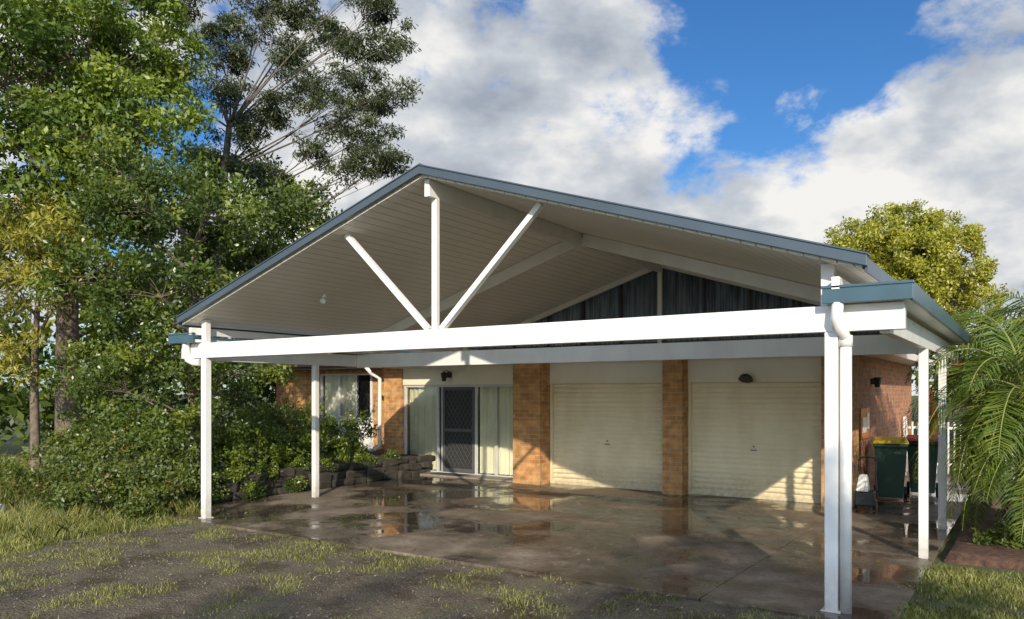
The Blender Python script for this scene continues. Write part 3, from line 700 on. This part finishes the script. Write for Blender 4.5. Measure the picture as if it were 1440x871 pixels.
while len(V) < n*7:
    x = random.uniform(-9.6, -.6); y = random.uniform(2.2, 6.3)
    if mnoise.noise(Vector((x*1.3, y*1.3, 7))) + random.uniform(-.4,.4) < .0: continue
    s = .003+.012*random.random()**2.5; a = random.random()*6.28
    i0 = len(V)
    for q in ico: V.append((x+s*(q[0]*math.cos(a)-q[1]*math.sin(a)), y+s*(q[0]*math.sin(a)+q[1]*math.cos(a)), -.022+s*q[2]*.7))
    F += [tuple(i0+j for j in f) for f in icf]
npmesh('gravel', V, F, M_stone)
n = 2600; x = rng.uniform(-10.6, -1, n); y = rng.uniform(3.2, 12.4, n)
keep = (rng.random(n) < np.where((y > 11.6) | (x < -8.5) | (y < 6.4), 1, .25)); x = x[keep]; y = y[keep]
C = np.c_[x, y, np.full(len(x), .004)]; a = rng.random(len(x))*6.28; d = np.c_[np.cos(a), np.sin(a), rng.random(len(x))*.2]; s = np.c_[-np.sin(a), np.cos(a), rng.random(len(x))*.2]
L_ = (.025+.035*rng.random((len(x), 1)))
V = np.stack([C, C+d*L_*.5+s*L_*.2, C+d*L_, C+d*L_*.5-s*L_*.2], axis=1).reshape(-1, 3)
npmesh('fallen_leaves', V, np.arange(len(V)).reshape(-1, 4), L_dry, attr=np.repeat(rng.random(len(x)), 4))

# ---------------------------------------------------------------- small objects
def wheelie_bin(loc, lidmat, rot):
    E = empty('wheelie_bin'); M_g = simple('bin_green', (.02,.06,.04), rough=.4)
    m = MB(); V0 = [(-.22,-.26),(.22,-.26),(.22,.26),(-.22,.26)]
    for z, s in ((.06,.82),(.86,1.08),(.88,1.16),(.93,1.16)): m.v += [(x*s, y*s, z) for x, y in V0]
    for k in range(3):
        for j in range(4): m.f.append((k*4+j, k*4+(j+1)%4, (k+1)*4+(j+1)%4, (k+1)*4+j))
    m.f.append((3,2,1,0)); m.f.append((12,13,14,15)); m.obj('body', M_g, E, bevel=.015)
    m = MB(); m.v = [(-.27,-.33,.935),(.27,-.33,.935),(.27,.32,.935),(-.27,.32,.935),(-.24,-.28,.985),(.24,-.28,.985),(.24,.27,1.02),(-.24,.27,1.02)]
    m.f = [(0,3,2,1),(4,5,6,7),(0,1,5,4),(1,2,6,5),(2,3,7,6),(3,0,4,7)]; m.obj('lid', lidmat, E, bevel=.015)
    m = MB()
    for sx in (-1, 1): m.tube([(sx*.20, .26, .10), (sx*.25, .26, .10)], .10, 16)
    m.tube([(-.2,.26,.1),(.2,.26,.1)], .015, 8); m.tube([(-.22,.36,.93),(.22,.36,.93)], .016, 8); m.box((-.2,.28,.9),(-.17,.37,.94)); m.box((.17,.28,.9),(.2,.37,.94))
    m.obj('wheels_and_handle', M_black, E)
    E.location = loc; E.rotation_euler = (0,0,rot)
wheelie_bin((-1.92,14.0,0), simple('lid_yellow', (.75,.55,.04), rough=.4), .15)
wheelie_bin((-1.55,14.95,0), simple('lid_red', (.50,.03,.02), rough=.4), .1)
E = empty('pressure_washer')
m = MB(); m.box((-2.18,12.35,.08),(-1.92,12.6,.30)); m.tube([(-2.2,12.5,.1),(-2.15,12.5,.1)], .09, 14); m.tube([(-1.95,12.5,.1),(-1.9,12.5,.1)], .09, 14); m.obj('body', M_black, E, bevel=.02)
m = MB(); m.tube([(-2.17,12.58,.25),(-2.17,12.66,.72),(-2.13,12.68,.78),(-1.97,12.68,.78),(-1.93,12.66,.72),(-1.93,12.58,.25)], .012, 8); m.obj('handle', M_black, E)
m = MB(); m.v = [(-2.16,12.3,.3),(-1.98,12.3,.3),(-1.98,12.5,.3),(-2.16,12.5,.3),(-2.13,12.36,.5),(-2.01,12.36,.5),(-2.01,12.46,.55),(-2.13,12.46,.55)]; m.f = [(0,3,2,1),(4,5,6,7),(0,1,5,4),(1,2,6,5),(2,3,7,6),(3,0,4,7)]; m.obj('tank', M_white, E, bevel=.02)
E = empty('wall_sign')
m = MB(); m.box((-2.295,13.5,1.0),(-2.28,14.3,1.5)); m.obj('backing', simple('sign_orange', (.75,.25,.04), rough=.5), E)
m = MB(); m.box((-2.279,13.6,1.1),(-2.27,13.95,1.35)); m.box((-2.279,14.0,1.15),(-2.27,14.2,1.42)); m.obj('lettering_panel', M_white, E)
E = empty('folded_umbrella')
m = MB(); m.tube([(-1.55,16.2,0),(-1.55,16.2,1.9)], .02, 8); m.tube([(-1.55,16.2,0),(-1.55,16.2,.06)], .2, 14); m.obj('pole', M_white, E)
nn = 16; zs = [.75,1.1,1.5,1.85]; rs = [.15,.12,.08,.02]
m = MB()
for z, r_ in zip(zs, rs):
    for k in range(nn):
        a = 2*math.pi*k/nn; q = r_*(1.25 if k % 2 else .75); m.v.append((-1.55+q*math.cos(a), 16.2+q*math.sin(a), z))
for j in range(3):
    for k in range(nn): m.f.append((j*nn+k, j*nn+(k+1)%nn, (j+1)*nn+(k+1)%nn, (j+1)*nn+k))
m.obj('canopy', simple('umbrella_cloth', (.65,.18,.07), rough=.8), E)
m = MB(); x = -2.2
while x < 3.5: m.box((x, 18.2, .08), (x+.03, 18.23, 1.15)); x += .11
m.box((-2.25,18.23,.25),(3.6,18.27,.30)); m.box((-2.25,18.23,1.0),(3.6,18.27,1.05))
for x in (-2.25,-.3,1.6,3.5): m.box((x,18.22,0),(x+.06,18.28,1.25))
m.obj('pool_fence', M_white)
N = empty('neighbour_house')
m = MB(); m.box((-1.6,29,0),(12,38,2.7)); m.obj('walls', simple('render_yellow', (.60,.50,.26), rough=.8), N)
m = MB(); m.v = [(-2.2,28.4,2.65),(12.6,28.4,2.65),(12.6,38.6,2.65),(-2.2,38.6,2.65),(2.5,33.5,4.6),(8,33.5,4.6)]; m.f = [(0,1,5,4),(1,2,5),(2,3,4,5),(3,0,4),(0,3,2,1)]
m.obj('roof', simple('terracotta', (.42,.16,.07), (.26,.10,.05), rough=.8, scale=5, bump=.5, bscale=10), N)
m = MB(); m.box((.2,28.97,1.0),(1.8,28.999,2.1)); m.box((4,28.97,1.0),(5.6,28.999,2.1)); m.obj('windows', M_black, N)
m = MB(); m.tube([(-13.3,4.75,.06),(-12.5,5.15,.08)], .05, 12); m.tube([(-12.55,5.12,.08),(-12.42,5.19,.08)], .06, 12); m.obj('drain_pipe', M_white, smooth=True)
